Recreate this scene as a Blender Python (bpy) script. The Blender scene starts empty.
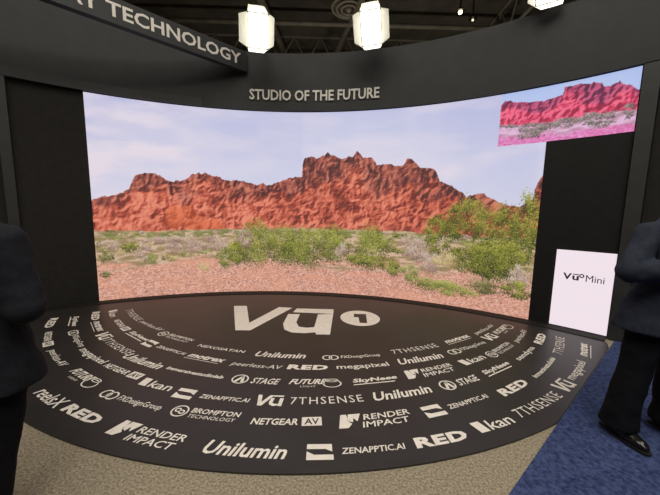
import bpy, bmesh, math, random
import numpy as np
from math import sin, cos, pi, radians, atan2, sqrt
from mathutils import Vector, Matrix, Euler
random.seed(7); RNG = np.random.default_rng(11)
scene = bpy.context.scene
COL = scene.collection

# measured outlines of the picture on the wall (metres along the wall, metres up) and logo placements (row, kind, angle, radius, width)
K = {"sky": [[-3.086, 1.605], [-2.982, 1.613], [-2.661, 1.701], [-2.512, 1.78], [-2.465, 1.907], [-2.411, 2.004], [-2.323, 2.025], [-2.239, 2.046], [-2.063, 2.015], [-1.988, 1.939], [-1.78, 1.942], [-1.641, 1.997], [-1.592, 2.065], [-1.499, 2.078], [-1.393, 2.091], [-1.246, 2.054], [-1.053, 1.978], [-0.82, 1.987], [-0.685, 1.949], [-0.532, 1.918], [-0.411, 1.938], [-0.308, 1.911], [-0.168, 1.983], [-0.063, 2.014], [0.042, 2.051], [0.165, 2.07], [0.253, 2.076], [0.269, 2.309], [0.303, 2.411], [0.407, 2.411], [0.512, 2.378], [0.616, 2.429], [0.702, 2.478], [0.825, 2.411], [0.964, 2.36], [1.066, 2.408], [1.117, 2.407], [1.2, 2.504], [1.252, 2.47], [1.304, 2.404], [1.473, 2.383], [1.544, 2.268], [1.676, 2.264], [1.791, 2.277], [1.922, 2.225], [1.969, 2.256], [2.028, 2.348], [2.107, 2.345], [2.157, 2.28], [2.239, 2.199], [2.437, 2.191], [2.484, 2.151], [2.553, 1.994], [2.741, 1.896], [2.89, 1.814], [2.952, 1.741], [3.09, 1.789], [3.198, 1.77], [3.36, 1.677], [3.49, 1.621], [3.651, 1.58], [3.793, 1.689], [3.804, 1.823], [3.83, 1.915], [3.858, 1.98], [3.906, 2.055]], "isky": [[3.316, 3.008], [3.36, 3.054], [3.512, 3.007], [3.662, 2.979], [3.805, 2.97], [3.889, 2.983], [4.0, 2.997], [4.011, 3.096], [4.111, 3.084], [4.148, 3.098], [4.244, 3.068], [4.288, 3.085], [4.364, 3.047], [4.394, 3.002], [4.5, 3.01], [4.519, 3.035], [4.557, 2.987], [4.623, 2.969], [4.642, 2.937], [4.686, 2.898], [4.716, 2.906]], "bush": [[-2.548, 0.874, 0.152, 0.113, "g"], [-2.873, 0.712, 0.129, 0.095, "o"], [-2.264, 0.681, 0.146, 0.117, "y"], [-1.746, 0.852, 0.384, 0.189, "d"], [-1.262, 0.898, 0.302, 0.158, "d"], [-2.046, 0.96, 0.304, 0.1, "d"], [-2.81, 0.899, 0.183, 0.095, "d"], [-1.456, 0.477, 0.116, 0.106, "t"], [-2.914, 0.443, 0.128, 0.064, "o"], [-1.101, 0.666, 0.17, 0.214, "y"], [-0.913, 0.7, 0.243, 0.251, "g"], [-0.562, 0.899, 0.39, 0.462, "g"], [-0.735, 0.987, 0.174, 0.213, "d"], [-0.101, 0.849, 0.325, 0.431, "g"], [0.332, 0.84, 0.505, 0.43, "g"], [0.854, 0.91, 0.356, 0.389, "g"], [0.983, 0.771, 0.142, 0.179, "w"], [1.509, 0.866, 0.374, 0.432, "g"], [1.863, 0.575, 0.232, 0.189, "g"], [1.342, 0.61, 0.348, 0.177, "g"], [2.178, 0.904, 0.253, 0.233, "w"], [2.444, 0.691, 0.275, 0.197, "w"], [2.557, 1.155, 0.266, 0.397, "b"], [2.966, 1.391, 0.35, 0.422, "b"], [3.43, 1.261, 0.431, 0.488, "b"], [3.741, 1.333, 0.204, 0.574, "b"], [3.362, 0.782, 0.374, 0.385, "b"], [3.198, 0.825, 0.568, 0.333, "b"], [3.591, 0.808, 0.329, 0.374, "b"], [3.73, 0.594, 0.209, 0.2, "w"], [2.166, 0.497, 0.224, 0.169, "y"], [2.528, 0.316, 0.448, 0.166, "l"], [2.924, 0.287, 0.363, 0.144, "l"], [2.704, 0.714, 0.262, 0.161, "t"], [3.696, 0.413, 0.257, 0.144, "g"], [3.338, 0.383, 0.319, 0.121, "o"]], "ibush": [[3.465, 2.706, 0.107, 0.033, "i"], [3.735, 2.641, 0.239, 0.091, "i"], [4.02, 2.659, 0.161, 0.087, "i"], [4.292, 2.66, 0.182, 0.082, "i"], [4.47, 2.671, 0.12, 0.057, "i"], [4.643, 2.69, 0.073, 0.099, "i"], [3.686, 2.557, 0.157, 0.066, "i"], [4.39, 2.584, 0.142, 0.047, "i"]], "base": [[-3.021, 1.124], [-2.113, 1.111], [-1.173, 1.144], [0.222, 1.179], [1.635, 1.166], [2.602, 1.157], [3.917, 1.15]], "ibase": [[3.318, 2.726], [3.787, 2.685], [4.195, 2.689], [4.466, 2.705], [4.714, 2.696]], "boulder": [[-1.865, 1.328, 0.184, 0.217, "r"], [-1.559, 1.229, 0.224, 0.153, "r"], [-1.27, 1.196, 0.232, 0.138, "r"], [-1.709, 1.414, 0.156, 0.134, "r"]]}
ITEMS = [[1, "seventh", -0.7627, 3.553, 0.69], [1, "peerless", -0.5942, 3.556, 0.51], [1, "brompton", -0.4364, 3.601, 0.56], [1, "newsatan", -0.2457, 3.646, 0.6], [1, "unilumin", -0.0616, 3.66, 0.58], [1, "fxdesign", 0.1356, 3.696, 0.65], [1, "seventh", 0.3378, 3.664, 0.65], [1, "matrex", 0.5135, 3.66, 0.47], [1, "peerless", 0.6705, 3.665, 0.54], [2, "ikan", -0.8904, 3.629, 0.39], [2, "netgear", -0.735, 3.627, 0.59], [2, "skyneee", -0.5863, 3.632, 0.46], [2, "zen", -0.4397, 3.651, 0.55], [2, "matrex", -0.2824, 3.658, 0.46], [2, "peerless", -0.1324, 3.672, 0.53], [2, "red", 0.0042, 3.645, 0.33], [2, "megapixel", 0.1487, 3.649, 0.53], [2, "unilumin", 0.3228, 3.625, 0.6], [2, "fxdesign", 0.5057, 3.619, 0.6], [2, "vu", 0.6456, 3.584, 0.34], [2, "futureu", 0.7541, 3.599, 0.52], [3, "red", -0.9354, 3.591, 0.4], [3, "matrex", -0.8051, 3.593, 0.48], [3, "vu", -0.6931, 3.596, 0.16], [3, "seventh", -0.5762, 3.604, 0.58], [3, "unilumin", -0.4231, 3.645, 0.55], [3, "bar", -0.2543, 3.635, 0.63], [3, "stage", -0.0896, 3.632, 0.42], [3, "futureu", 0.0529, 3.654, 0.46], [3, "skyneee", 0.2001, 3.657, 0.46], [3, "render", 0.3577, 3.64, 0.57], [3, "ikan", 0.5107, 3.64, 0.41], [3, "brompton", 0.6422, 3.67, 0.53], [3, "peerless", 0.8068, 3.695, 0.49], [4, "skyneee", -0.9158, 3.74, 0.59], [4, "fxdesign", -0.7338, 3.745, 0.66], [4, "megapixel", -0.5657, 3.767, 0.55], [4, "netgear", -0.4164, 3.769, 0.52], [4, "ikan", -0.2907, 3.807, 0.38], [4, "zen", -0.1486, 3.85, 0.65], [4, "vu", -0.026, 3.835, 0.19], [4, "seventh", 0.0908, 3.833, 0.56], [4, "unilumin", 0.2571, 3.832, 0.59], [4, "stage", 0.4084, 3.841, 0.5], [4, "skyneee", 0.5451, 3.843, 0.45], [4, "sendyna", 0.6972, 3.86, 0.62], [4, "red", 0.8481, 3.872, 0.44], [5, "red", -0.9882, 3.804, 0.43], [5, "netgear", -0.8289, 3.779, 0.63], [5, "peerless", -0.6591, 3.769, 0.54], [5, "futureu", -0.489, 3.762, 0.49], [5, "fxdesign", -0.3109, 3.799, 0.66], [5, "brompton", -0.1379, 3.791, 0.55], [5, "netgear", 0.022, 3.819, 0.52], [5, "render", 0.1902, 3.841, 0.57], [5, "zen", 0.3699, 3.856, 0.66], [5, "red", 0.5352, 3.886, 0.5], [5, "bar", 0.697, 3.899, 0.66], [5, "seventh", 0.8836, 3.916, 0.62], [6, "reelsx", -0.4954, 4.097, 0.39], [6, "red", -0.3888, 4.092, 0.49], [6, "render", -0.2397, 4.094, 0.65], [6, "unilumin", -0.0711, 4.096, 0.58], [6, "zen", 0.0983, 4.093, 0.67], [6, "red", 0.2412, 4.082, 0.42], [6, "ikan", 0.3528, 4.055, 0.4], [6, "seventh", 0.4843, 4.044, 0.71], [6, "vu", 0.6055, 4.02, 0.38], [6, "megapixel", 0.7103, 4.022, 0.62], [6, "matrex", 0.8677, 4.025, 0.62]]
LG = {"V": [[-1.466, 4.478], [-1.269, 4.489], [-1.046, 3.794], [-0.766, 4.461], [-0.559, 4.432], [-0.966, 3.55], [-1.149, 3.542]], "mac": [[-0.486, 4.408], [0.074, 4.399], [0.063, 4.194], [-0.526, 4.238]], "u": [[-0.583, 4.161], [-0.417, 4.157], [-0.431, 3.844], [-0.384, 3.697], [-0.282, 3.663], [-0.184, 3.687], [-0.156, 4.159], [0.063, 4.194], [0.019, 3.462], [-0.151, 3.463], [-0.161, 3.523], [-0.286, 3.492], [-0.445, 3.502], [-0.554, 3.595], [-0.598, 3.785]], "one": [[0.365, 4.21], [0.54, 4.207], [0.515, 3.858], [0.415, 3.864], [0.419, 4.071], [0.355, 4.079]]}

# ------------------------------------------------------------------ helpers
def lin(c):
    return tuple(((x/255)/12.92 if x/255 <= .04045 else ((x/255+.055)/1.055)**2.4) for x in c)

def mat(name, rgb, rough=.6, metal=0, noise=0, nscale=30, bump=0, rgb2=None, spec=.5, detail=4):
    m = bpy.data.materials.new(name); m.use_nodes = True
    nt = m.node_tree; b = nt.nodes['Principled BSDF']
    c = lin(rgb); b.inputs['Base Color'].default_value = (*c, 1)
    b.inputs['Roughness'].default_value = rough; b.inputs['Metallic'].default_value = metal
    b.inputs['Specular IOR Level'].default_value = spec
    if noise or rgb2 or bump:
        tc = nt.nodes.new('ShaderNodeTexCoord')
        n = nt.nodes.new('ShaderNodeTexNoise'); n.inputs['Scale'].default_value = nscale
        n.inputs['Detail'].default_value = detail; n.inputs['Roughness'].default_value = .65
        nt.links.new(tc.outputs['Object'], n.inputs['Vector'])
        if noise or rgb2:
            r = nt.nodes.new('ShaderNodeValToRGB')
            r.color_ramp.elements[0].position = .36; r.color_ramp.elements[1].position = .64
            if rgb2: d = lin(rgb2)
            else: d = tuple(min(1, x*(1+noise)) for x in c); c = tuple(x*(1-noise) for x in c)
            r.color_ramp.elements[0].color = (*c, 1); r.color_ramp.elements[1].color = (*d, 1)
            nt.links.new(n.outputs['Fac'], r.inputs['Fac']); nt.links.new(r.outputs['Color'], b.inputs['Base Color'])
        if bump:
            bp = nt.nodes.new('ShaderNodeBump'); bp.inputs['Strength'].default_value = bump
            bp.inputs['Distance'].default_value = .01
            nt.links.new(n.outputs['Fac'], bp.inputs['Height']); nt.links.new(bp.outputs['Normal'], b.inputs['Normal'])
    return m

def emit(name, rgb, s):
    m = bpy.data.materials.new(name); m.use_nodes = True
    b = m.node_tree.nodes['Principled BSDF']; c = lin(rgb)
    b.inputs['Base Color'].default_value = (*c, 1)
    b.inputs['Emission Color'].default_value = (*c, 1); b.inputs['Emission Strength'].default_value = s
    return m

M = dict(
    black_fabric=mat('black_booth_fabric', (38, 36, 33), .85, noise=.12, nscale=14, spec=.25),
    black_panel=mat('black_panel', (26, 25, 23), .7, noise=.15, nscale=9, spec=.25),
    header=mat('header_laminate', (44, 45, 44), .62, noise=.1, nscale=5, spec=.35),
    trim=mat('grey_trim', (56, 56, 55), .6, noise=.1, nscale=6, spec=.3),
    column=mat('grey_column', (48, 48, 46), .5, noise=.1, nscale=6, spec=.4),
    board=mat('sign_board', (44, 45, 45), .6, noise=.1, nscale=6, spec=.35),
    letter=mat('letter_white', (214, 208, 196), .5),
    print_=mat('floor_print_white', (226, 218, 207), .6, noise=.06, nscale=20, spec=.3),
    floormat=mat('floor_mat_vinyl', (42, 39, 37), .42, noise=.12, nscale=3, bump=.03, spec=.45),
    carpet=mat('tan_carpet', (106, 97, 81), .95, rgb2=(170, 158, 136), nscale=75, bump=.35, spec=.1, detail=8),
    blue=mat('blue_carpet', (36, 44, 76), .95, rgb2=(70, 82, 120), nscale=40, bump=.5, spec=.1, detail=8),
    ceil=mat('ceiling_dark', (62, 57, 50), .9, rgb2=(88, 82, 72), nscale=.8),
    steel=mat('painted_steel', (112, 105, 92), .6, noise=.2, nscale=3),
    dark_metal=mat('dark_metal', (30, 30, 30), .45, metal=.5),
    barn=mat('barn_door_metal', (205, 203, 190), .5),
    hall=mat('hall_wall', (58, 55, 50), .9, noise=.2, nscale=.7),
    olive=mat('olive_partition', (92, 88, 76), .8, noise=.15, nscale=2),
    wood=mat('brown_wood', (120, 72, 38), .6, noise=.25, nscale=9),
    shelf=mat('dark_shelf', (30, 27, 24), .6),
    white_pl=mat('white_plastic', (225, 225, 220), .4),
    suit=mat('navy_suit_cloth', (43, 47, 58), .9, noise=.16, nscale=60, bump=.15, spec=.15),
    suit_dark=mat('charcoal_jacket_cloth', (27, 28, 33), .9, noise=.16, nscale=60, bump=.15, spec=.15),
    trouser=mat('black_trouser_cloth', (17, 17, 21), .9, noise=.15, nscale=60, bump=.1, spec=.12),
    shirt=mat('white_shirt', (210, 210, 214), .8),
    leather=mat('black_shoe_leather', (24, 22, 20), .22, noise=.1, nscale=12, bump=.05),
    skin=mat('skin', (176, 124, 98), .55, noise=.06, nscale=20),
    hair=mat('dark_hair', (30, 24, 20), .6, noise=.4, nscale=60, bump=.5),
    eye=mat('eye_white', (190, 184, 176), .4), iris=mat('eye_iris', (40, 28, 20), .2),
    lip=mat('lips', (150, 88, 78), .5),
    ink=mat('printed_ink', (58, 54, 62), .6),
)

def link(name, me, m=None, parent=None, mats=None):
    o = bpy.data.objects.new(name, me); COL.objects.link(o)
    for x in (mats or ([m] if m else [])): me.materials.append(x)
    if parent: o.parent = parent
    return o
def obj(name, bm, m, parent=None, smooth=False, mats=None):
    me = bpy.data.meshes.new(name); bm.normal_update(); bm.to_mesh(me); bm.free()
    if smooth:
        me.polygons.foreach_set('use_smooth', [True]*len(me.polygons))
    return link(name, me, m, parent, mats)
def thing(name, label, cat, loc=(0, 0, 0), rotz=0, group=None):
    o = bpy.data.objects.new(name, None); COL.objects.link(o); o.empty_display_size = .1
    o.location = loc; o.rotation_euler = (0, 0, rotz); return tag(o, label, cat, group)
def tag(o, label, cat, group=None):
    o['label'] = label; o['category'] = cat
    if group: o['group'] = group
    return o
def struct(o): o['kind'] = 'structure'; return o

def add_box(bm, c, s, rot=None, bevel=0):
    g = bmesh.ops.create_cube(bm, size=1); vs = g['verts']
    bmesh.ops.scale(bm, vec=s, verts=vs)
    if bevel:
        es = list({e for v in vs for e in v.link_edges})
        r = bmesh.ops.bevel(bm, geom=es, offset=bevel, segments=2, affect='EDGES', profile=.7)
        vs = list({v for f in r['faces'] for v in f.verts} | {v for v in vs if v.is_valid})
    if rot is not None: bmesh.ops.transform(bm, matrix=rot, verts=vs)
    bmesh.ops.translate(bm, vec=c, verts=vs)
    return vs
def box(c, s, rot=None, bevel=0):
    bm = bmesh.new(); add_box(bm, c, s, rot, bevel); return bm
def add_tube(bm, a, b, r, r2=None, seg=12):
    a = Vector(a); b = Vector(b); d = b-a
    q = d.to_track_quat('Z', 'Y').to_matrix().to_4x4()
    q.translation = (a+b)/2
    bmesh.ops.create_cone(bm, cap_ends=True, segments=seg, radius1=r, radius2=r if r2 is None else r2, depth=d.length, matrix=q)
def add_ball(bm, c, r, s=(1, 1, 1), rot=None, seg=20):
    mt = Matrix.Translation(c) @ (rot.to_4x4() if rot else Matrix.Identity(4)) @ Matrix.Diagonal((*s, 1))
    bmesh.ops.create_uvsphere(bm, u_segments=seg, v_segments=seg//2+2, radius=r, matrix=mt)
def add_chain(bm, pts, rs, seg=16):
    for i, p in enumerate(pts):
        add_ball(bm, p, rs[i], seg=seg)
        if i: add_tube(bm, pts[i-1], p, rs[i-1], rs[i], seg)
def add_loft(bm, rings, seg=28):
    """rings = (cx, cy, cz, rx, ry, power, tilt): stacked closed ovals with capped ends"""
    L = []
    for r in rings:
        cx, cy, cz, rx, ry = r[:5]; pw = r[5] if len(r) > 5 else 1; tilt = r[6] if len(r) > 6 else 0
        row = []
        for k in range(seg):
            a = 2*pi*k/seg; ca, sa = cos(a), sin(a)
            x = math.copysign(abs(ca)**pw, ca)*rx; y = math.copysign(abs(sa)**pw, sa)*ry
            row.append(bm.verts.new((cx+x, cy+y, cz+tilt*x)))
        L.append(row)
    for i in range(len(L)-1):
        for k in range(seg):
            bm.faces.new((L[i][k], L[i][(k+1) % seg], L[i+1][(k+1) % seg], L[i+1][k]))
    bm.faces.new(L[0][::-1]); bm.faces.new(L[-1])
def remeshed(name, bm, m, parent, voxel=.012, smooth=6, mats=None, wrinkle=0, cut=None):
    bmesh.ops.recalc_face_normals(bm, faces=bm.faces)
    me = bpy.data.meshes.new(name); bm.to_mesh(me); bm.free()
    t = bpy.data.objects.new('tmp', me); COL.objects.link(t)
    r = t.modifiers.new('r', 'REMESH'); r.mode = 'VOXEL'; r.voxel_size = voxel
    s = t.modifiers.new('s', 'SMOOTH'); s.factor = .5; s.iterations = smooth
    if wrinkle:
        tx = bpy.data.textures.new(name+'_folds', 'CLOUDS'); tx.noise_scale = .11; tx.noise_depth = 1
        d = t.modifiers.new('d', 'DISPLACE'); d.texture = tx; d.strength = wrinkle; d.mid_level = .5; d.texture_coords = 'GLOBAL'
    bpy.context.view_layer.update()
    dg = bpy.context.evaluated_depsgraph_get()
    new = bpy.data.meshes.new_from_object(t.evaluated_get(dg))
    bpy.data.objects.remove(t)
    new.name = name
    new.polygons.foreach_set('use_smooth', [True]*len(new.polygons))
    new.materials.clear()
    return link(name, new, m, parent)

# ------------------------------------------------------------------ stage geometry: every curved face shares one centre
CX, CY, R = -.763, -.363, 5.722
def on(ang, r, z=0):
    a = radians(ang); return Vector((CX+r*sin(a), CY+r*cos(a), z))
def arc_slab(a0, a1, r0, r1, z0, z1, n=48):
    bm = bmesh.new(); rows = []
    for i in range(n+1):
        a = a0+(a1-a0)*i/n
        rows.append([bm.verts.new(on(a, r0, z0)), bm.verts.new(on(a, r1, z0)), bm.verts.new(on(a, r1, z1)), bm.verts.new(on(a, r0, z1))])
    for i in range(n):
        for k in range(4):
            bm.faces.new((rows[i][k], rows[i][(k+1) % 4], rows[i+1][(k+1) % 4], rows[i+1][k]))
    bm.faces.new(rows[0][::-1]); bm.faces.new(rows[-1])
    bmesh.ops.recalc_face_normals(bm, faces=bm.faces)
    return bm

# ------------------------------------------------------------------ room shell
o = struct(obj('floor', box((1, 5, -.05), (26, 26, .1)), M['carpet']))
struct(obj('ceiling', box((1, 5, 8.05), (26, 26, .1)), M['ceil']))
struct(obj('wall_back', box((1, 18.05, 4), (26, .1, 8)), M['hall']))
struct(obj('wall_front', box((1, -8.05, 4), (26, .1, 8)), M['hall']))
struct(obj('wall_left', box((-12.05, 5, 4), (.1, 26, 8)), M['hall']))
struct(obj('wall_right', box((14.05, 5, 4), (.1, 26, 8)), M['hall']))

# ------------------------------------------------------------------ floor mat and blue carpet
P0, P1 = Vector((.99, 1.44)), Vector((3.31, 3.34)); DIR = (P1-P0).normalized(); NRM = Vector((DIR.y, -DIR.x))  # NRM points to the blue side
MATC = Vector((-.306, 5.938)); MATR = 4.406; WR = R-.2
pts = []
for i in range(721):                                   # front arc
    a = radians(-90+180*i/720); p = MATC+Vector((sin(a), -cos(a)))*MATR
    if (p-Vector((CX, CY))).length < WR and (p-P0).dot(NRM) < -.004: pts.append(p)
back = []
for i in range(400):
    a = radians(60-120*i/399); p = Vector((CX+WR*sin(a), CY+WR*cos(a)))
    if (p-MATC).length < MATR and (p-P0).dot(NRM) < -.004: back.append(p)
outline = pts+back
def prism(pts2, z0, z1):
    bm = bmesh.new()
    t = [bm.verts.new((p[0], p[1], z1)) for p in pts2]; b = [bm.verts.new((p[0], p[1], z0)) for p in pts2]
    bm.faces.new(t); bm.faces.new(b[::-1]); n = len(t)
    for i in range(n): bm.faces.new((t[i], b[i], b[(i+1) % n], t[(i+1) % n]))
    bmesh.ops.recalc_face_normals(bm, faces=bm.faces)
    return bm
ZM = .012
floor_mat = thing('floor_mat', 'large dark round-fronted floor mat printed with rings of white logos', 'floor mat')
obj('mat_surface', prism(outline, 0, ZM), M['floormat'], floor_mat)
bc = [P0-DIR*5.2, P0+DIR*8.2, Vector((9.5, 6.3)), Vector((9.5, -6)), Vector((-3.0, -6))]
tag(obj('blue_carpet', prism([tuple(p) for p in bc][::-1], 0, .012), M['blue']), 'blue speckled carpet with a straight edge beside the dark mat, under the standing man', 'carpet')

# ---- 2D artwork for the printed logos
FC = {}
def text2d(s, w, h, shear=0, bold=0, x=0, y=0, space=1.0):
    key = (s, bold, space)
    if key not in FC:
        c = bpy.data.curves.new('t', 'FONT'); c.body = s; c.size = 1; c.offset = bold; c.resolution_u = 2; c.space_character = space
        c.dimensions = '2D'; c.fill_mode = 'BOTH'
        t = bpy.data.objects.new('t', c); COL.objects.link(t)
        bpy.context.view_layer.update()
        me = bpy.data.meshes.new_from_object(t.evaluated_get(bpy.context.evaluated_depsgraph_get()))
        V = [(v.co.x, v.co.y) for v in me.vertices]; F = [tuple(p.vertices) for p in me.polygons]
        bpy.data.objects.remove(t); bpy.data.meshes.remove(me)
        FC[key] = (V, F)
    V, F = FC[key]
    x0 = min(v[0] for v in V); x1 = max(v[0] for v in V); y0 = min(v[1] for v in V); y1 = max(v[1] for v in V)
    sx = (w-abs(shear)*h)/(x1-x0); sy = h/(y1-y0)
    out = [(x+(vx-x0)*sx+shear*(vy-y0)*sy, y+(vy-y0)*sy) for vx, vy in V]
    return [(out, F, 0)]
def poly(P, slot=0): return [(list(P), [tuple(range(len(P)))], slot)]
def ring(cx, cy, ro, ri, sx=1, n=28, slot=0):
    V = []; F = []
    for i in range(n):
        a = 2*pi*i/n; V += [(cx+ro*cos(a)*sx, cy+ro*sin(a)), (cx+ri*cos(a)*sx, cy+ri*sin(a))]
    for i in range(n):
        j = (i+1) % n; F.append((2*i, 2*j, 2*j+1, 2*i+1))
    return [(V, F, slot)]
def rect(x0, y0, x1, y1, sh=0, slot=0): return poly([(x0, y0), (x1, y0), (x1+sh, y1), (x0+sh, y1)], slot)

def art(kind):
    """returns width and list of (verts, faces, slot)"""
    if kind == 'unilumin': return .585, text2d('Unilumin', .585, .125, .25, .022)
    if kind == 'red':
        return .43, text2d('RED', .42, .098, .12, .05, space=1.1)
    if kind == 'render':
        icon = poly([(0, .0), (.03, 0), (.10, .03), (.075, .075), (.095, .125), (.055, .07), (.04, .155), (.02, .155)][:0] or [(0, .01), (.07, .01), (.105, .055), (.085, .075), (.075, .165), (.03, .165)])
        icon += poly([(.09, .165), (.075, .09), (.115, .07), (.125, .12), (.15, .075), (.19, .165)])
        return .60, icon+text2d('RENDER', .40, .065, .2, .012, .2, .085)+text2d('IMPACT', .38, .065, .2, .012, .175, .0)
    if kind == 'zen':
        z = poly([(.01, .11), (.0, .165), (.19, .165), (.2, .11), (.14, .11), (.155, .13), (.07, .11)][::-1])
        z = poly([(.0, .095), (.0, .14), (.17, .14), (.17, .07), (.125, .095)])+poly([(.0, .0), (.175, .0), (.175, .045), (.05, .045), (.0, .075)])
        return .67, z+text2d('ZENAPPTIC.AI', .44, .055, .15, .015, .23, .045)
    if kind == 'brompton':
        r = ring(.07, .07, .07, .058)+ring(.05, .078, .026, .014)+ring(.09, .062, .026, .014)
        return .56, r+text2d('BROMPTON', .40, .06, .1, .018, .16, .07)+text2d('TECHNOLOGY', .38, .04, .1, 0, .16, .012)
    if kind == 'fxdesign':
        r = ring(.06, .065, .055, .04, 1)+ring(.13, .065, .055, .04, 1)
        return .65, r+text2d('FXDesignGroup', .44, .085, 0, .006, .21, .02)
    if kind == 'seventh': return .61, text2d('7THSENSE', .61, .10, 0, -.004, space=1.15)
    if kind == 'netgear':
        return .53, text2d('NETGEAR', .36, .075, .12, .022, 0, .012)+rect(.38, 0, .53, .1, 0)+[(v, f, 1) for v, f, _ in text2d('AV', .11, .07, 0, .02, .4, .015)]
    if kind == 'stage':
        A = poly([(.03, .03), (.06, .03), (.1, .12), (.085, .15)])+poly([(.1, .03), (.13, .03), (.1, .16), (.078, .14)])
        return .47, ring(.08, .085, .08, .066)+A+text2d('STAGE', .27, .1, .2, .015, .19, .03)
    if kind == 'vu':
        return .23, poly([(0, .15), (.035, .15), (.05, .05), (.105, .15), (.14, .15), (.06, 0), (.025, 0)])+rect(.135, .13, .225, .15, .0)+\
            poly([(.12, .11), (.15, .11), (.14, .045), (.16, .028), (.19, .03), (.195, .11), (.227, .11), (.22, 0), (.195, 0), (.19, .01), (.15, -.002), (.118, .02), (.112, .05)])
    if kind == 'ikan':
        return .37, rect(.02, 0, .10, .115, -.02)+text2d('kan', .24, .105, .05, .01, .12, 0)
    if kind == 'megapixel': return .55, text2d('megapixel', .55, .115, 0, .012)
    if kind == 'matrex': return .47, text2d('motrex', .46, .085, .25, .035, .01, .035)+rect(0, 0, .42, .008)
    if kind == 'peerless': return .54, text2d('peerless-AV', .54, .1, .2, .002)
    if kind == 'futureu':
        return .49, text2d('FUTURE', .36, .09, .35, .03, 0, .06)+ring(.4, .065, .065, .055, 1.35)+ring(.4, .12, .03, .022, 2.2)+text2d('LIGHT', .14, .025, 0, 0, .11, .012)
    if kind == 'skyneee': return .46, text2d('SkyNeee', .46, .085, .25, .03, 0, .025)+rect(0, 0, .4, .014, .01)
    if kind == 'bar': return .64, text2d('immersivestudiolab', .64, .055, .1, .03)
    if kind == 'sendyna': return .5, text2d('sendyna', .5, .09, 0, .02)
    if kind == 'reelsx': return .4, text2d('reelsX', .4, .12, .1, .01)
    if kind == 'newsatan': return .6, text2d('NEXOSATAN', .6, .06, .15, .01)
ROWC = {1: (-.26, 6.58), 2: (-.2, 6.34), 3: (-.3, 6.08), 4: (-.35, 6.02), 5: (-.37, 5.77), 6: (-.21, 5.78)}
def put_logo(row, kind, a0, r0, name='printed_logo'):
    w, parts = art(kind)
    ys = [v[1] for V, F, s in parts for v in V]; ym = (min(ys)+max(ys))/2
    me = bpy.data.meshes.new(name); vs = []; fs = []; sl = []
    cx, cy = ROWC[row]
    for V, F, s in parts:
        b = len(vs)
        for x, y in V:
            a = a0+(x-w/2)*.94/r0; rr = r0-(y-ym)*.88
            vs.append((cx+rr*sin(a), cy-rr*cos(a), ZM+.0015+(.001 if s else 0)))
        for f in F: fs.append([b+i for i in f]); sl.append(s)
    me.from_pydata(vs, [], fs); me.polygons.foreach_set('material_index', sl)
    return link(name, me, None, floor_mat, [M['print_'], M['floormat']])
for row, kind, a, r, _w in ITEMS: put_logo(row, kind, a, r)
# big logo in the middle
bm = bmesh.new()
def addp(P, z):
    f = bm.faces.new([bm.verts.new((x, y, z)) for x, y in P]); bmesh.ops.triangulate(bm, faces=[f]); return
for k in ('V', 'mac', 'u'): addp(LG[k], ZM+.0015)
n = 40; addp([(.438+.275*cos(2*pi*i/n), 4.055+.30*sin(2*pi*i/n)) for i in range(n)], ZM+.0015)
for f in bm.faces: f.material_index = 0
k0 = len(bm.faces); addp(LG['one'], ZM+.003); bm.faces.ensure_lookup_table()
for f in list(bm.faces)[k0:]: f.material_index = 1
for f in bm.faces:
    f.normal_update()
    if f.normal.z < 0: f.normal_flip()
lo = obj('large_logo', bm, None, floor_mat, mats=[M['print_'], M['floormat']]); lo['label'] = 'large white two-letter logo with a round numeral badge'

# ------------------------------------------------------------------ LED wall with its picture
def grid_noise(H, W, cz, cs, rng):
    """value noise with lattice cells of cz x cs pixels"""
    ny, nx = int(H/cz)+3, int(W/cs)+3; g = rng.random((ny, nx))
    yy = np.arange(H)/cz; xx = np.arange(W)/cs
    y0 = yy.astype(int); x0 = xx.astype(int); fy = yy-y0; fx = xx-x0
    fy = fy*fy*(3-2*fy); fx = fx*fx*(3-2*fx)
    a = g[y0][:, x0]; b = g[y0][:, x0+1]; c = g[y0+1][:, x0]; d = g[y0+1][:, x0+1]
    fx = fx[None]; fy = fy[:, None]
    return (a*(1-fx)+b*fx)*(1-fy)+(c*(1-fx)+d*fx)*fy
def fbm(H, W, cz, cs, rng, octv=5, gain=.55):
    t = np.zeros((H, W)); amp = 1; tot = 0
    for _ in range(octv):
        if cz < 1.2 or cs < 1.2: break
        t += amp*grid_noise(H, W, cz, cs, rng); tot += amp; amp *= gain; cz /= 2; cs /= 2
    return t/tot
PX = .008                                               # one picture element of the wall = 8 mm
S0, S1, HT = radians(-30)*R, radians(47)*R, 3.15
W_ = int((S1-S0)/PX)+1; H_ = int(HT/PX)+1
def mix(a, b, t): return a*(1-t[..., None])+b*t[..., None]
def C3(*c): return np.array(c, float)
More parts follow.
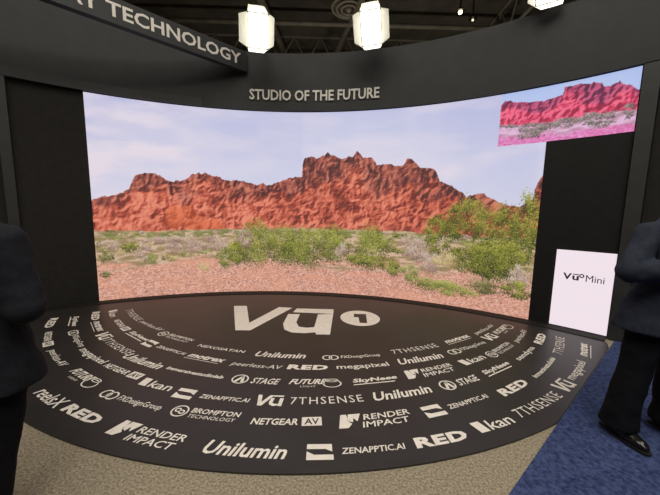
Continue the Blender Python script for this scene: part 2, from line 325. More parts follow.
def paint(sky_pts, base_pts, bushes, boulders, pal, rng, fine=1.0):
    H, W = H_, W_
    S = S0+np.arange(W)*PX; Z = np.arange(H)[:, None]*PX; Sg = np.broadcast_to(S[None], (H, W)); Zg = np.broadcast_to(Z, (H, W))
    sk = np.interp(S, [p[0] for p in sky_pts], [p[1] for p in sky_pts])
    sk = sk+(fbm(1, W, 9, 7*fine, rng, 3)[0]-.5)*.055*fine
    bs = np.interp(S, [p[0] for p in base_pts], [p[1] for p in base_pts])+(fbm(1, W, 9, 20, rng, 2)[0]-.5)*.04
    # sky
    cl = fbm(H, W, 30, 110, rng, 5); cl2 = fbm(H, W, 60, 260, rng, 3)
    t = np.clip((Zg-sk[None])/(HT-1.3), 0, 1)
    img = mix(C3(*pal['sky_low']), C3(*pal['sky_high']), np.clip(t*1.3, 0, 1))
    cm = np.clip((cl*.6+cl2*.6-.52)*3.2, 0, 1)*pal['cloud']
    left = np.clip((S+1.0)/-2.0, 0, 1)[None]*np.ones((H, 1)); cm = np.clip(cm+left*1.0*np.clip(cl*2-.3, 0, 1)*pal['leftcloud'], 0, 1)
    streak = np.exp(-((Zg-(1.55+(S[None]-1.2)*.36))/.13)**2)*np.clip((S[None]-.8)/.6, 0, 1)*np.clip((4.2-S[None]), 0, 1)
    cm = np.clip(cm+streak*.55*cl*1.6*pal['leftcloud'], 0, 1)
    img = mix(img, C3(*pal['cloudc']), cm)
    # rock
    def ridged(cz, cs, o):
        t = np.zeros((H, W)); a = 1; s = 0
        for _ in range(o):
            if min(cz, cs) < 1.3: break
            t += a*(1-np.abs(2*grid_noise(H, W, cz, cs, rng)-1)); s += a; a *= .62; cz /= 1.9; cs /= 1.9
        return t/s
    def warped(a, amp, cell):
        wy = (fbm(H, W, cell, cell, rng, 3)-.5)*2*amp; wx = (fbm(H, W, cell, cell, rng, 3)-.5)*2*amp
        yy, xx = np.mgrid[0:H, 0:W]
        return a[np.clip(yy+wy, 0, H-1).astype(int), np.clip(xx+wx, 0, W-1).astype(int)]
    n1 = warped(ridged(24*fine, 18*fine, 6), 12*fine, 20*fine)          # buttresses and gullies
    n2 = warped(ridged(44*fine, 10*fine, 5), 7*fine, 16*fine)          # upright cracks of the cliffs
    n3 = warped(fbm(H, W, 9*fine, 22*fine, rng, 4, .75), 10*fine, 20*fine)   # rubble of the lower slopes
    rel = np.clip((sk[None]-Zg)/np.maximum(sk-bs, .05)[None], 0, 1)
    cliffness = np.clip((pal['cliff']-rel)/.2+(fbm(H, W, 34, 40, rng, 3)-.5)*4, 0, 1)
    h = n1*1.1+n2*cliffness*.55+n3*(1-cliffness)*.45
    hs = (h+np.roll(h, 1, 0)+np.roll(h, 1, 1)+np.roll(h, -1, 0)+np.roll(h, -1, 1))/5
    def grad(a, k): return (np.roll(a, -k, 1)-np.roll(a, k, 1))/k, (np.roll(a, -k, 0)-np.roll(a, k, 0))/k
    g1x, g1y = grad(hs, 1); g3x, g3y = grad(hs, 3 if fine > .8 else 2)
    L = np.clip(.52+(g1x-g1y)*1.5+(g3x*1.3-g3y)*1.7+(n1-.62)*1.3+rng.normal(0, .085, (H, W))+(n3-.5)*.5, 0, 1)
    L = np.clip(L+(fbm(H, W, 50, 60, rng, 3)-.5)*.7-pal['dark_right']*np.clip((Sg-1.1)/.4, 0, 1), 0, 1)
    ta = mix(C3(*pal['ta0']), C3(*pal['ta1']), np.clip(L*2, 0, 1)); ta = mix(ta, C3(*pal['ta2']), np.clip(L*2-1, 0, 1))
    cf = mix(C3(*pal['cl0']), C3(*pal['cl1']), np.clip(L*2, 0, 1)); cf = mix(cf, C3(*pal['cl2']), np.clip(L*2-1, 0, 1))
    rock = mix(ta, cf, cliffness)
    hz = np.clip((rel-.85)/.15, 0, 1)*.2
    rock = mix(rock, C3(*pal['ta2']), hz)
    rm = Zg < sk[None]
    img = np.where(rm[..., None], rock, img)
    for cx, cz, rx, rz, k in boulders:
        d = ((Sg-cx)/rx)**2+((Zg-cz)/rz)**2+(n1-.5)*1.4
        m = np.clip((1-d)*5, 0, 1)
        sh = np.clip(.60+(Zg-cz)/rz*.34-(Sg-cx)/rx*.25+(L-.5)*.8, 0, 1)
        img = mix(img, mix(C3(150, 60, 38), C3(222, 118, 84), sh), m)
    # ground
    g1 = fbm(H, W, 1.5, 2.6, rng, 2)*.6+rng.random((H, W))*.4; g2 = fbm(H, W, 12, 40, rng, 4); dep = np.clip((bs[None]-Zg)/np.maximum(bs, .1)[None], 0, 1) if not pal['inset'] else np.clip((bs[None]-Zg)/.3, 0, 1)
    gc = mix(C3(*pal['gr0']), C3(*pal['gr1']), np.clip((g1-.5)*1.7+.5, 0, 1))
    gc = mix(gc, C3(*pal['gr2']), np.clip((g2-.5)*2.2+.25, 0, 1)*.6)
    gfar = mix(C3(*pal['far0']), C3(*pal['far1']), np.clip((fbm(H, W, 4, 14, rng, 4)-.5)*3.2+.5, 0, 1))
    gm = np.clip((dep-.42+(g2-.5)*.45)/.14, 0, 1)
    ground = mix(gfar, gc, gm)
    strip = np.clip(1-np.abs(dep-.06)/.07, 0, 1)*np.clip(fbm(H, W, 4, 10, rng, 3)*3-.8, 0, 1)
    ground = mix(ground, C3(*pal['strip']), np.clip(strip*1.1, 0, 1))
    img = np.where((Zg < bs[None])[..., None], ground, img)
    # bushes: thousands of small leaf dabs
    extra = []
    if not pal['inset']:
        for _ in range(150):
            s_ = rng.uniform(S0, 3.9); bz = float(np.interp(s_, [p[0] for p in base_pts], [p[1] for p in base_pts])); dz = rng.uniform(.0, .48)**1.3
            r_ = .035+dz*.16*rng.random(); extra.append((s_, bz-dz*1.25, r_*1.8, r_*.8, 'gttwwdoy'[rng.integers(0, 8)]))
        extra.sort(key=lambda e: -e[1])
    for cx, cz, rx, rz, k in extra+list(bushes):
        d0, d1, d2 = pal[k]
        area = rx*rz/(PX*PX); N = int(area*(1.7 if k != 'b' else 1.55)); N = max(60, N)
        # clump centres make an irregular crown
        nc = 12+int(area/(70 if k != 'b' else 45)); ca = rng.random(nc)*2*pi; cr = np.sqrt(rng.random(nc))*.72
        ccx = cx+np.cos(ca)*cr*rx; ccz = cz+np.sin(ca)*cr*rz
        which = rng.integers(0, nc, N)
        sp = .24 if k != 'b' else .17; tone = rng.normal(-.06, .2, nc)
        xs = ccx[which]+rng.normal(0, rx*sp*.62, N); zs = ccz[which]+rng.normal(0, rz*sp*.62, N)
        lit = np.clip(.45+(zs-ccz[which])/(rz*sp)*.33+(ccz[which]-cz)/rz*.18+tone[which]+rng.normal(0, .17, N), 0, 1)
        order = np.argsort(lit+rng.random(N)*.9)
        for i in order:
            t = lit[i]; c = (d0*(1-2*t)+d1*2*t) if t < .5 else (d1*(2-2*t)+d2*(2*t-1))
            px = int((xs[i]-S0)/PX); pz = int(zs[i]/PX)
            if k in 'wdt' :
                a, b = rng.integers(1, 2), rng.integers(1, 4)
            else: a, b = rng.integers(1, 3), rng.integers(1, 3)
            if 2 < px < W-4 and 2 < pz < H-4:
                img[pz:pz+b, px:px+a] = img[pz:pz+b, px:px+a]*.25+c*.75
    return img
c3 = lambda *c: np.array(c, float)
LEAF = dict(g=(c3(56, 60, 24), c3(114, 118, 46), c3(184, 182, 88)), o=(c3(62, 60, 34), c3(104, 100, 56), c3(160, 150, 100)), y=(c3(88, 92, 44), c3(134, 136, 70), c3(178, 176, 106)),
            l=(c3(84, 88, 40), c3(134, 136, 66), c3(184, 180, 106)), d=(c3(122, 92, 82), c3(176, 148, 132), c3(206, 188, 170)), w=(c3(126, 96, 86), c3(176, 150, 136), c3(214, 196, 180)),
            t=(c3(150, 122, 82), c3(190, 168, 118), c3(214, 198, 150)), b=(c3(46, 52, 20), c3(106, 110, 38), c3(176, 170, 76)), i=(c3(82, 72, 74), c3(128, 118, 112), c3(176, 158, 160)))
PAL = dict(sky_low=(204, 205, 227), sky_high=(180, 183, 219), cloudc=(224, 214, 226), cloud=.55, leftcloud=1, cliff=.40, inset=False, dark_right=.10,
           ta0=(108, 46, 40), ta1=(186, 86, 66), ta2=(228, 138, 112), cl0=(78, 42, 42), cl1=(144, 72, 62), cl2=(198, 120, 100),
           gr0=(168, 112, 94), gr1=(238, 190, 172), gr2=(222, 158, 128), far0=(150, 128, 92), far1=(206, 176, 150), strip=(116, 122, 66), **LEAF)
IPAL = dict(sky_low=(176, 192, 232), sky_high=(138, 166, 226), cloudc=(200, 200, 235), cloud=.3, leftcloud=0, cliff=.42, inset=True, dark_right=0,
            ta0=(132, 26, 62), ta1=(204, 54, 92), ta2=(236, 104, 134), cl0=(88, 30, 66), cl1=(146, 46, 88), cl2=(190, 84, 120),
            gr0=(188, 92, 150), gr1=(236, 160, 212), gr2=(220, 110, 170), far0=(180, 140, 160), far1=(220, 178, 210), strip=(120, 98, 98), **LEAF)
img = paint(K['sky'], K['base'], K['bush'], K['boulder'], PAL, np.random.default_rng(3))
# leave a see-through, spiky edge on the right: the magenta graded inset replaces the upper right
ins = paint(K['isky'], K['ibase'], K['ibush'], [], IPAL, np.random.default_rng(5), .45)
Sv = S0+np.arange(W_)*PX; Zv = np.arange(H_)*PX
si = radians(33.2)*R
msk = (Sv[None] > si) & (Zv[:, None] > 2.445)
img = np.where(msk[..., None], ins, img)
img = img/255.; linimg = np.where(img <= .04045, img/12.92, ((np.clip(img, 0, 1)+.055)/1.055)**2.4)

led = thing('led_wall', 'tall curved LED video wall showing red desert mountains, bushes and sky', 'screen', tuple(on(5, R)))
def local(o):
    o.parent = led; o.matrix_parent_inverse = Matrix.Translation(-Vector(led.location)); return o
jj, ii = np.meshgrid(np.arange(W_), np.arange(H_))
ang = (S0+jj*PX)/R; rr = R-.012
co = np.stack([CX+rr*np.sin(ang), CY+rr*np.cos(ang), np.minimum(ii*PX, HT)+.02*(ii == 0)], -1).reshape(-1, 3)
idx = (ii*W_+jj)
lim = radians(38.85)*R
fm = ~(((S0+(jj[:-1, :-1]+.5)*PX) > lim) & ((ii[:-1, :-1]+.5)*PX < 2.45))
q = np.stack([idx[:-1, :-1], idx[:-1, 1:], idx[1:, 1:], idx[1:, :-1]], -1)[fm]
me = bpy.data.meshes.new('display'); me.vertices.add(len(co)); me.vertices.foreach_set('co', co.astype(np.float32).ravel())
me.loops.add(q.size); me.loops.foreach_set('vertex_index', q.astype(np.int32).ravel())
me.polygons.add(len(q)); me.polygons.foreach_set('loop_start', np.arange(0, q.size, 4, dtype=np.int32)); me.polygons.foreach_set('loop_total', np.full(len(q), 4, np.int32))
me.update(calc_edges=True); me.validate()
at = me.attributes.new('picture', 'FLOAT_COLOR', 'POINT')
at.data.foreach_set('color', np.concatenate([linimg.reshape(-1, 3), np.ones((W_*H_, 1))], 1).astype(np.float32).ravel())
sm = bpy.data.materials.new('led_picture'); sm.use_nodes = True; nt = sm.node_tree
b = nt.nodes['Principled BSDF']; b.inputs['Base Color'].default_value = (.01, .01, .01, 1); b.inputs['Roughness'].default_value = .7
an = nt.nodes.new('ShaderNodeAttribute'); an.attribute_name = 'picture'
nt.links.new(an.outputs['Color'], b.inputs['Emission Color']); b.inputs['Emission Strength'].default_value = 1.0
local(link('display', me, sm))
local(obj('cabinet', arc_slab(-30, 47, R, R+.12, 0, 3.15), M['black_panel']))
local(obj('dark_panel', arc_slab(38.9, 47, R-.010, R-.001, 0, 2.44, 12), M['black_panel']))
local(obj('base_strip', arc_slab(-30, 47, R-.2, R-.013, 0, .02), M['black_panel']))

# small white screen
mini = thing('portrait_screen', 'small white glowing portrait screen low on the black panel right of the mountains', 'screen', tuple(on(44.1, R)))
def patch(a0, a1, r, z0, z1, m, name, parent, n=10, thick=.012):
    o = obj(name, arc_slab(a0, a1, r, r+thick, z0, z1, n), m); o.parent = parent
    o.matrix_parent_inverse = Matrix.Translation(-Vector(parent.location)); return o
mm = emit('mini_screen_white', (243, 228, 236), .97); mm.node_tree.nodes['Principled BSDF'].inputs['Base Color'].default_value = (.02, .02, .02, 1)
patch(41.2, 47.0, R-.022, .03, 1.045, mm, 'panel', mini)
def wall_art(parts, a0, z0, r, scale, m, name, parent, flip=False):
    """lay flat artwork on the curved wall, left to right as seen from the stage"""
    vs = []; fs = []
    for V, F, s in parts:
        b = len(vs)
        for x, y in V: vs.append(tuple(on(a0+math.degrees(x*scale/r), r, z0+y*scale)))
        fs += [[b+i for i in f] for f in F]
    me = bpy.data.meshes.new(name); me.from_pydata(vs, [], fs); o = link(name, me, m)
    o.parent = parent; o.matrix_parent_inverse = Matrix.Translation(-Vector(parent.location)); return o
ma = text2d('V', .09, .085, 0, .03)+text2d('u', .065, .06, 0, .03, .097)+rect(.1, .071, .16, .083)+ring(.188, .066, .026, .013)+text2d('Mini', .175, .085, 0, 0, .23)
wall_art(ma, 42.12, .665, R-.026, 1.0, M['ink'], 'lettering', mini)
wall_art(rect(0, 0, .01, .01)[:0] or [], 42, .3, R-.026, 1, M['ink'], 'x', mini) if False else None

# side panels, header, columns, sign
_bp = tag(obj('booth_panel', arc_slab(-44, -30.05, R+.001, R+.12, 0, 3.14, 12), M['black_fabric']), 'plain black booth wall panel left of the video wall', 'wall panel')
obj('base_strip', arc_slab(-44, -30.05, R-.2, R, 0, .02, 12), M['black_panel'], _bp)
tag(obj('booth_column', arc_slab(-39.0, -37.9, R-.1, R-.001, .021, 3.14, 2), M['column']), 'narrow grey column standing against the black panel at far left', 'column')
tag(obj('booth_column', arc_slab(47.1, 48.5, R-.06, R+.3, .0125, 3.14, 2), M['column']), 'grey upright column at the right end of the video wall', 'column')
tag(obj('booth_panel', arc_slab(48.55, 49.9, R+.05, R+.2, .0125, 3.14, 3), M['black_fabric']), 'narrow dark panel just outside the right-hand grey column', 'wall panel')
hd = thing('header', 'dark curved header above the video wall lettered STUDIO OF THE FUTURE', 'header', tuple(on(5, R, 3.15)))
def hpart(o): o.parent = hd; o.matrix_parent_inverse = Matrix.Translation(-Vector(hd.location)); return o
hpart(obj('fascia', arc_slab(-46, 52, R-.05, R+.15, 3.155, 4.06, 70), M['header']))
hpart(obj('raised_fascia', arc_slab(-46, -18, R-.05, R+.15, 4.061, 4.34, 20), M['header']))
hpart(obj('trim_strip', arc_slab(-46, -14, R-.065, R-.051, 3.155, 3.28, 30), M['trim']))
SW = radians(21.8)*(R-.07)
wall_art(text2d('STUDIO OF THE FUTURE', SW, .17, 0, .022), -6.3, 3.31, R-.075, 1, M['letter'], 'lettering', hd)
# sign board, a straight board in front of the header
A = Vector((-1.40, 5.22, 0)); Bp = Vector((-2.68, 3.98, 0)); d = (Bp-A).normalized(); nb = Vector((d.y, -d.x, 0))
if nb.dot(Vector((0, -1, 0))) < 0: nb = -nb
sign = thing('sign_board', 'dark straight sign board lettered TECHNOLOGY running off the upper left', 'sign', tuple(A+Vector((0, 0, 3.74))), atan2(-d.y, -d.x))
L_ = 4.2
obj('board', box((-L_/2, .06, .14), (L_, .1, .30)), M['board'], sign)
def flat(parts, name, m, parent, x0, z0, y):
    vs = []; fs = []
    for V, F, s in parts:
        b = len(vs); vs += [(x0+x, y, z0+yy) for x, yy in V]; fs += [[b+i for i in f] for f in F]
    me = bpy.data.meshes.new(name); me.from_pydata(vs, [], fs); return link(name, me, m, parent)
flat(text2d('AY TECHNOLOGY', 2.16, .17, 0, .020), 'lettering', M['letter'], sign, -2.27, .06, .005)

# ------------------------------------------------------------------ studio lights
glow = emit('lamp_white', (255, 250, 236), 11)
def studio_light(loc, yaw, tilt, label, mount, roll=0):
    t = thing('studio_light', label, 'stage light', loc, yaw, 'LED panel lights over the header')
    rot = Matrix.Rotation(tilt, 4, 'X')
    def put(o): o.rotation_euler = (tilt, roll, 0); return o
    w, h = .30, .43
    put(obj('lamp_panel', box((0, -.03, 0), (w-.03, .012, h-.03)), glow, t))
    put(obj('housing', box((0, .01, 0), (w, .06, h), bevel=.008), M['dark_metal'], t))
    for s, ax in ((1, 'x'), (-1, 'x'), (1, 'z'), (-1, 'z')):
        bm = bmesh.new(); out = .10; dep = .085
        if ax == 'x':
            P = [(s*w/2, -.03, -h/2), (s*w/2, -.03, h/2), (s*(w/2+out), -.03-dep, h/2-.05), (s*(w/2+out), -.03-dep, -h/2+.05)]
        else:
            P = [(-w/2, -.03, s*h/2), (w/2, -.03, s*h/2), (w/2-.04, -.03-dep*1.3, s*(h/2+out*.6)), (-w/2+.04, -.03-dep*1.3, s*(h/2+out*.6))]
        f = bm.faces.new([bm.verts.new(p) for p in P])
        r = bmesh.ops.extrude_face_region(bm, geom=[f]); vs = [e for e in r['geom'] if isinstance(e, bmesh.types.BMVert)]
        bmesh.ops.translate(bm, vec=(0, .004, 0), verts=vs); bmesh.ops.recalc_face_normals(bm, faces=bm.faces)
        put(obj('barn_door', bm, M['barn'], t))
    bm = bmesh.new()
    add_tube(bm, (-w/2-.02, .03, 0), (-w/2-.02, .14, .02), .008); add_tube(bm, (w/2+.02, .03, 0), (w/2+.02, .14, .02), .008)
    add_tube(bm, (-w/2-.02, .14, .02), (w/2+.02, .14, .02), .01)
    put(obj('yoke', bm, M['dark_metal'], t))
    bm = bmesh.new(); mw = Vector(mount)-Vector(loc); mw = Matrix.Rotation(-yaw, 3, 'Z') @ mw
    st = Matrix.Rotation(tilt, 3, 'X') @ Vector((0, .14, .02)); add_tube(bm, st, mw, .014)
    obj('mounting_arm', bm, M['dark_metal'], t)
    return t
for loc, lab in [((-1.10, 4.72, 4.07), 'bright square stage light over the end of the sign board, left of two'),
                 ((.54, 4.72, 4.14), 'bright square stage light above the word FUTURE, right of two'),
                 ((2.62, 4.02, 4.3), 'bright stage light cut by the top edge of the photo, above the header at right')]:
    v = Vector(loc)-Vector((CX, CY, 0)); am = math.degrees(atan2(v.x, v.y))
    yaw = -radians(am)*.55
    studio_light(loc, yaw, radians(20), lab, on(am, R+.05, 4.05), radians(5) if loc[0] < 0 else radians(-6))

# ------------------------------------------------------------------ ceiling steelwork
dm = thing('air_diffuser', 'round ringed air diffuser in the dark ceiling beside the right stage light', 'vent', (.44, 9.8, 7.53))
bm = bmesh.new()
def torus(bm, r, t, z, n=32, k=8):
    V = [[bm.verts.new(((r+t*cos(2*pi*j/k))*cos(2*pi*i/n), (r+t*cos(2*pi*j/k))*sin(2*pi*i/n), z+t*sin(2*pi*j/k))) for j in range(k)] for i in range(n)]
    for i in range(n):
        for j in range(k): bm.faces.new((V[i][j], V[(i+1) % n][j], V[(i+1) % n][(j+1) % k], V[i][(j+1) % k]))
for r, z in ((.5, 0), (.36, -.04), (.22, -.06)): torus(bm, r, .035, z)
add_ball(bm, (0, 0, -.05), .09)
obj('rings', bm, mat('diffuser_metal', (140, 134, 120), .6), dm, True)
bm = bmesh.new(); add_tube(bm, (0, 0, .02), (0, 0, .47), .45, seg=32); obj('duct_neck', bm, M['steel'], dm)
def truss(x0, y0, x1, y1, z, label):
    a = Vector((x0, y0, z)); b = Vector((x1, y1, z)); L = (b-a).length; n = int(L/1.0); bm = bmesh.new(); up = Vector((0, 0, .9))
    add_tube(bm, a, b, .05, seg=6); add_tube(bm, a+up, b+up, .05, seg=6)
    for i in range(n):
        p = a.lerp(b, i/n); q_ = a.lerp(b, (i+.5)/n); r_ = a.lerp(b, (i+1)/n)
        add_tube(bm, p, q_+up, .025, seg=5); add_tube(bm, q_+up, r_, .025, seg=5)
    return tag(obj('roof_truss', bm, M['steel']), label, 'roof truss', 'roof trusses under the dark ceiling')
truss(-11, 8.2, 13, 8.6, 7.1, 'dark steel roof truss crossing nearest behind the stage lights')
truss(-11, 12, 13, 12.6, 7.1, 'dark steel roof truss crossing farthest back under the ceiling')
truss(5.2, 5, 5.6, 17, 7.05, 'dark lattice roof truss running back under the ceiling at upper right')
for a, b_, r, lab in [((-2.6, 5, 7.7), (-1.6, 17, 7.7), .12, 'dark round ceiling pipe running back above the left stage light'),
                      ((1.8, 5, 7.5), (-1.0, 17, 7.5), .09, 'thin dark ceiling pipe slanting back between the two stage lights'),
                      ((-11, 10.2, 7.4), (13, 10.6, 7.4), .07, 'thin dark ceiling pipe running across the hall')]:
    bm = bmesh.new(); add_tube(bm, a, b_, r, seg=14)
    tag(obj('ceiling_pipe', bm, M['steel'], None, True), lab, 'pipe', 'ceiling pipes')
for p, lab in [((3.55, 9.2, 7.1), 'small round glowing ceiling lamp at upper right under the dark roof'), ((4.0, 9.4, 7.02), 'tiny dim ceiling lamp right of the small glowing one')]:
    t = thing('ceiling_lamp', lab, 'ceiling lamp', p)
    bm = bmesh.new(); add_ball(bm, (0, 0, 0), .055 if 'dim' not in lab else .03); obj('bulb', bm, emit('bulb_glow', (255, 235, 190), 5 if 'dim' not in lab else 1.5), t, True)
    bm = bmesh.new(); add_tube(bm, (0, 0, .04), (0, 0, .9), .02); add_tube(bm, (0, 0, .03), (0, 0, .12), .12, .05); obj('stem', bm, M['dark_metal'], t)

# ------------------------------------------------------------------ what stands beyond the right end
tag(obj('partition', box((6.5, 5.3, 1.6), (2.2, .12, 3.2)), M['olive']), 'dull olive grey partition beyond the right end of the booth', 'partition')
sh = thing('display_counter', 'dark counter beyond the booth behind the suited man', 'counter', (4.35, 4.0, .0125))
obj('carcass', box((.1, 0, .65), (.9, .5, 1.3), bevel=.01), M['shelf'], sh)
obj('worktop', box((.1, 0, 1.32), (.98, .56, .04), bevel=.008), M['shelf'], sh)
bm = bmesh.new(); add_box(bm, (0, 0, .07), (.34, .26, .14), bevel=.01); add_box(bm, (0, -.13, .11), (.36, .02, .03)); add_box(bm, (0, -.13, .04), (.36, .02, .03))
o = tag(obj('wooden_crate', bm, M['wood']), 'small brown wooden crate on the dark counter at the right edge', 'crate'); o.location = (4.36, 3.93, 1.3535)
for i, (x, y, hh) in enumerate([(4.12, 3.86, .2), (4.22, 4.12, .26)]):
    bm = bmesh.new(); add_loft(bm, [(0, 0, 0, .03, .03), (0, 0, hh*.6, .03, .03), (0, 0, hh*.75, .012, .012), (0, 0, hh, .012, .012)], 16)
    o = tag(obj('bottle', bm, M['white_pl'], None, True), ['small white bottle in front of the brown crate on the counter', 'taller white bottle behind the brown crate on the counter'][i], 'bottle', 'white bottles on the far counter'); o.location = (x, y, 1.3535)

# ------------------------------------------------------------------ people
def face(t, hx, hy, hz, yaw=0):
    """child pieces of a head centred at hx, hy, hz, looking along -y before yaw"""
    rz = Matrix.Rotation(yaw, 3, 'Z')
    def P(x, y, z): v = rz @ Vector((x, y, z)); return (hx+v.x, hy+v.y, hz+v.z)
    for s in (-1, 1):
        bm = bmesh.new(); add_ball(bm, P(s*.031, -.0755, .005), .0125); e = obj('eye', bm, M['eye'], t, True)
        bm = bmesh.new(); add_ball(bm, P(s*.031, -.0835, .005), .0058); obj('iris', bm, M['iris'], e, True)
    bm = bmesh.new(); add_ball(bm, P(0, -.088, -.056), .022, (1, .35, .32)); obj('lips', bm, M['lip'], t, True)
def add_head(bm, hx, hy, hz, yaw=0):
    rz = Matrix.Rotation(yaw, 3, 'Z')
    def P(x, y, z): v = rz @ Vector((x, y, z)); return (hx+v.x, hy+v.y, hz+v.z)
    add_ball(bm, P(0, .008, .03), .098, (.80, 1.0, .92), rz); add_ball(bm, P(0, -.02, -.03), .075, (.84, 1, 1.1), rz)
    add_ball(bm, P(0, -.045, -.085), .034, (1.1, 1, .8), rz)
    add_chain(bm, [P(0, -.086, .012), P(0, -.106, -.022)], [.009, .014]); add_ball(bm, P(0, -.095, -.028), .018, (1.1, .8, .6), rz)
    for s in (-1, 1):
        add_ball(bm, P(s*.080, .012, -.005), .03, (.3, .62, 1), rz)
        add_ball(bm, P(s*.031, -.078, .027), .016, (1.3, .5, .4), rz)
def add_hand(bm, wrist, dirv, palm_n, side=1, curl=.5):
    """palm, four fingers of unequal length and a thumb from the side of the palm"""
    d = Vector(dirv).normalized(); nrm = Vector(palm_n).normalized(); sd = d.cross(nrm).normalized()*side; w = Vector(wrist)
    nrm = sd.cross(d).normalized()*side if False else nrm
    for k in range(4):
        off = (k-1.5)*.025; base = w+d*.035+sd*off*.7; kn = w+d*.092+sd*off
        add_chain(bm, [base, kn], [.0145, .0125], 10)
        Ln = (.068, .077, .073, .058)[k]; cur = 0; p = kn; v = d.copy(); pts = [kn]; rs = [.0105]
        for j, fr in enumerate((.45, .3, .25)):
            cur += curl*(.75 if j else .5)
            v = (d*cos(cur)+nrm*sin(cur)).normalized(); p = p+v*Ln*fr; pts.append(p); rs.append(.0098-.001*j)
        add_chain(bm, pts, rs, 10)
    tb = w+d*.03-sd*.028
    add_chain(bm, [tb, tb+d*.028-sd*.022+nrm*.008, tb+d*.055-sd*.03+nrm*.02, tb+d*.075-sd*.026+nrm*.032], [.015, .0125, .011, .0095], 10)
    add_ball(bm, w, .026, (1, 1, 1))

def shoe(t, x, y, ang, name='shoe'):
    rz = Matrix.Rotation(ang, 4, 'Z'); off = Matrix.Translation((x, y, 0))
    bm = bmesh.new()
    add_loft(bm, [(0, -.035, .022, .046, .145, .9), (0, -.036, .045, .047, .143, .9), (0, -.02, .068, .042, .122, 1), (0, .02, .088, .038, .078, 1), (0, .045, .112, .036, .052, 1), (0, .05, .125, .034, .048, 1)], 32)
    add_ball(bm, (0, -.115, .042), .043, (1.0, 1.25, .75))
    bmesh.ops.transform(bm, matrix=off @ rz, verts=bm.verts)
    up = remeshed(name, bm, M['leather'], t, .007, 4)
    bm = bmesh.new(); add_loft(bm, [(0, -.037, .0, .047, .150, .9), (0, -.037, .02, .050, .153, .9)], 32); add_box(bm, (0, .075, .012), (.07, .07, .024))
    bmesh.ops.transform(bm, matrix=off @ rz, verts=bm.verts); obj('sole', bm, M['shelf'], up)
    bm = bmesh.new()
    for j in range(4):
        y_ = -.045+j*.018; z_ = .079+j*.008
        add_tube(bm, (-.018, y_, z_), (.018, y_+.006, z_+.002), .0022, seg=6)
    bmesh.ops.transform(bm, matrix=off @ rz, verts=bm.verts); obj('lace', bm, M['shelf'], up)

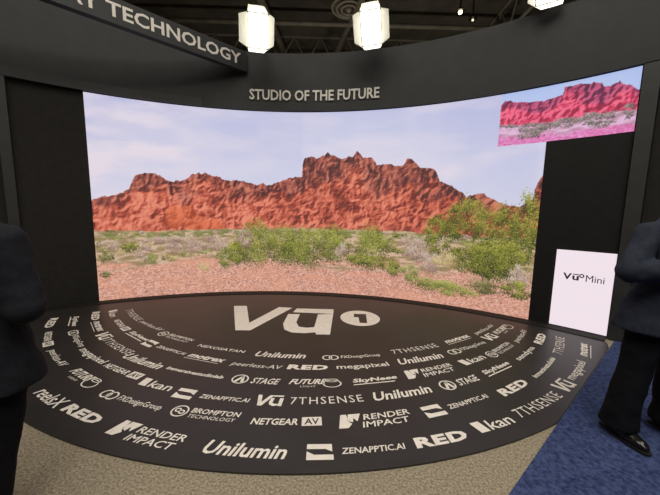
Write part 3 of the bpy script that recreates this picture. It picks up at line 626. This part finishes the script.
def person(label, loc, yaw, suit, arms, legs, hem, headyaw=0, H=1.0, fingers=True, shoulders=.19, width=1.0, headoff=(0, 0)):
    t = thing('person', label, 'person', loc, yaw)
    hz = 1.66*H; hx, hy = headoff
    # continuous body
    bm = bmesh.new()
    add_head(bm, hx, hy-.01, hz, headyaw)
    add_chain(bm, [(0, .02, 1.40*H), (hx*.8, hy+.01, 1.56*H)], [.062, .056])
    add_loft(bm, [(0, 0, .90*H, .15, .10), (0, 0, 1.0*H, .145, .095), (0, 0, 1.12*H, .135, .09), (0, 0, 1.28*H, .155, .10), (0, .01, 1.38*H, .15, .09), (0, .01, 1.44*H, .09, .07)])
    for pts, hd_ in arms:
        add_chain(bm, pts, [.055, .042, .028]); add_hand(bm, *hd_)
    for (hip, knee, ank, foot) in legs:
        add_chain(bm, [hip, knee, ank], [.085, .058, .04]); add_chain(bm, [(ank[0], ank[1], .06), (ank[0]*.4+foot[0]*.6, ank[1]*.4+foot[1]*.6, .045)], [.03, .022])
    remeshed('body', bm, M['skin'], t, .0058, 3)
    face(t, hx, hy-.01, hz, headyaw)
    # hair
    rz = Matrix.Rotation(headyaw, 3, 'Z'); bm = bmesh.new()
    for v, r, s in [((0, .022, .055), .098, (.86, 1.02, .86)), ((0, .05, .01), .088, (.86, .8, 1.05)), ((0, -.03, .088), .06, (1.1, .9, .55))]:
        w_ = rz @ Vector(v); add_ball(bm, (hx+w_.x, hy-.01+w_.y, hz+w_.z), r, s, rz)
    remeshed('hair', bm, M['hair'], t, .008, 2, wrinkle=.008)
    # trousers
    bm = bmesh.new()
    add_loft(bm, [(0, 0, .82*H, .175, .125), (0, 0, .92*H, .172, .12), (0, 0, 1.03*H, .155, .11)])
    for (hip, knee, ank, foot) in legs:
        sg = 1 if hip[0] > 0 else -1
        add_chain(bm, [(hip[0], hip[1], hip[2]), knee], [.105, .085], 20)
        add_loft(bm, [(ank[0], ank[1]+.0, .075, .098*width, .108, .9), (ank[0]*.9+knee[0]*.1, ank[1]+.0, .2, .085*width, .098), (knee[0], knee[1], knee[2], .084*width, .09), (hip[0], hip[1], hip[2]-.1, .1, .105)][:4], 24)
    tr = remeshed('trousers', bm, M['trouser'], t, .011, 4, wrinkle=.016)
    # shirt collar
    bm = bmesh.new(); add_loft(bm, [(0, .01, 1.40*H, .085, .08), (hx*.5, .012+hy*.5, 1.475*H, .066, .066), (hx*.7, .014+hy*.7, 1.515*H, .064, .064)]); obj('shirt_collar', bm, M['shirt'], t, True)
    # jacket
    bm = bmesh.new(); hw = hem[0]; hzz = hem[1]; hc = hem[2]; s = shoulders
    add_loft(bm, [(hc, 0, hzz, hw, .165, .85), (hc*.8, 0, hzz+.1, hw*.95, .16), (hc*.3, 0, 1.03*H, .19, .14), (0, 0, 1.14*H, .185, .135), (0, 0, 1.28*H, .2, .14), (0, .01, 1.38*H, .185, .12), (0, .012, 1.435*H, .125, .095), (0, .014, 1.485*H, .085, .08)], 36)
    for pts, hd_ in arms:
        add_chain(bm, [pts[0], pts[1]], [.076, .070], 20)
        e = Vector(pts[1]); w = Vector(pts[2]); c_ = e.lerp(w, .86); add_chain(bm, [e, c_], [.072, .054], 20)
        add_chain(bm, [(0, .01, 1.40*H), pts[0]], [.08, .070], 20)
    jk = remeshed('jacket', bm, suit, t, .011, 5, wrinkle=.026)
    # lapels and pocket flap
    for sg in (-1, 1):
        bm = bmesh.new()
        P = [(sg*.045, -.115, 1.44*H), (sg*.10, -.135, 1.36*H), (sg*.085, -.150, 1.30*H), (sg*.008, -.158, 1.12*H), (sg*.012, -.150, 1.22*H)]
        vs = [bm.verts.new(p) for p in P]; f = bm.faces.new(vs); r = bmesh.ops.extrude_face_region(bm, geom=[f])
        bmesh.ops.translate(bm, vec=(0, -.008, 0), verts=[e for e in r['geom'] if isinstance(e, bmesh.types.BMVert)]); bmesh.ops.recalc_face_normals(bm, faces=bm.faces)
        obj('lapel', bm, suit, jk)
        if yaw == 0: obj('pocket_flap', box((sg*.10, -.142, .93*H), (.11, .012, .05), rot=Matrix.Rotation(sg*.25, 4, 'Z'), bevel=.004), suit, jk)
    for (hip, knee, ank, foot) in legs:
        shoe(t, ank[0]*.5+foot[0]*.5, ank[1]-.01, atan2(foot[0]-ank[0], -(foot[1]-ank[1])))
    return t

# man on the right, arms crossed, facing the camera
person('person in navy suit jacket and black trousers with crossed arms standing on blue carpet', (2.225, 1.92, .012), 0, M['suit'],
       [([(-.19, .0, 1.375), (-.345, -.07, 1.14), (-.04, -.225, 1.20)], ((-.03, -.23, 1.20), (1, .1, .25), (0, 1, .0), 1, .55)),
        ([(.19, .0, 1.375), (.29, -.05, 1.13), (.05, -.20, 1.12)], ((.04, -.20, 1.12), (-1, .25, .25), (0, 1, .0), -1, .55))],
       [((-.10, 0, .86), (-.165, -.02, .48), (-.235, -.03, .09), (-.225, -.17, .04)), ((.10, 0, .86), (.12, .0, .48), (.14, .0, .09), (.17, -.13, .04))],
       (.255, .74, -.045), headyaw=.22, headoff=(.05, 0))
# man on the left, back to the camera
person('person in dark jacket seen from behind, cut off by the left edge of the photo', (-1.53, 1.22, 0), radians(180), M['suit_dark'],
       [([(-.2, .0, 1.345), (-.275, .03, 1.085), (-.05, -.19, 1.02)], ((-.04, -.20, 1.02), (.6, -.8, .1), (.3, .2, 1), 1, .6)),
        ([(.2, .0, 1.345), (.28, .0, 1.13), (.12, -.2, 1.08)], ((.11, -.21, 1.08), (-.6, -.8, .1), (-.3, .2, 1), -1, .6))],
       [((-.10, 0, .88), (-.09, .03, .50), (-.07, .10, .09), (-.08, -.03, .04)), ((.10, 0, .88), (.13, -.02, .50), (.14, .02, .09), (.16, -.12, .04))],
       (.25, .72, -.01), headyaw=-.2, H=1.0, shoulders=.2)

# ------------------------------------------------------------------ light: hall lamps overhead, added ceiling fill, screen and stage lights do the rest
def area(loc, size, e, rot=(0, 0, 0), col=(1, .95, .86)):
    l = bpy.data.lights.new('hall_lamp', 'AREA'); l.energy = e; l.size = size; l.color = col
    o = bpy.data.objects.new('hall_lamp', l); COL.objects.link(o); o.location = loc; o.rotation_euler = rot; return o
area((-1.5, 0.2, 7.8), 5.0, 320)
area((3.0, -.5, 7.8), 4.0, 220)
area((6.5, 1, 7.8), 1.5, 60)
area((1.0, -4, 7.8), 2.5, 260)
for p, e in (((-1.5, 8.2, 3.2), 150), ((4.0, 8.0, 3.2), 150), ((-3, -3.0, 6.4), 60)):  # unseen fill points, added to lift the dark ceiling; no real fixtures
    l = bpy.data.lights.new('ceiling_fill', 'POINT'); l.energy = e; l.shadow_soft_size = .25; l.color = (1, .93, .8)
    o = bpy.data.objects.new('ceiling_fill', l); COL.objects.link(o); o.location = p
w = bpy.data.worlds.new('hall'); scene.world = w; w.use_nodes = True
w.node_tree.nodes['Background'].inputs[0].default_value = (.03, .03, .03, 1)

# ------------------------------------------------------------------ camera
cam = bpy.data.cameras.new('camera'); cam.sensor_width = 36; cam.lens = 300/660*36; cam.clip_start = .05; cam.clip_end = 100
co_ = bpy.data.objects.new('camera', cam); COL.objects.link(co_); co_.location = (0, 0, 1.5)
TH, RO = .123, radians(1.009)
fwd = Vector((0, cos(TH), -sin(TH))); down = Vector((0, -sin(TH), -cos(TH))); right = Vector((1, 0, 0))
# image x axis and image down axis with the small roll
ix = right*cos(RO)-down*sin(RO); iy = right*sin(RO)+down*cos(RO)
mw = Matrix((ix, -iy, -fwd)).transposed().to_4x4(); mw.translation = (0, 0, 1.5)
co_.matrix_world = mw; scene.camera = co_
scene.view_settings.view_transform = 'Standard'; scene.view_settings.look = 'None'
scene.view_settings.exposure = 0; scene.view_settings.gamma = 1; scene.view_settings.use_curve_mapping = False
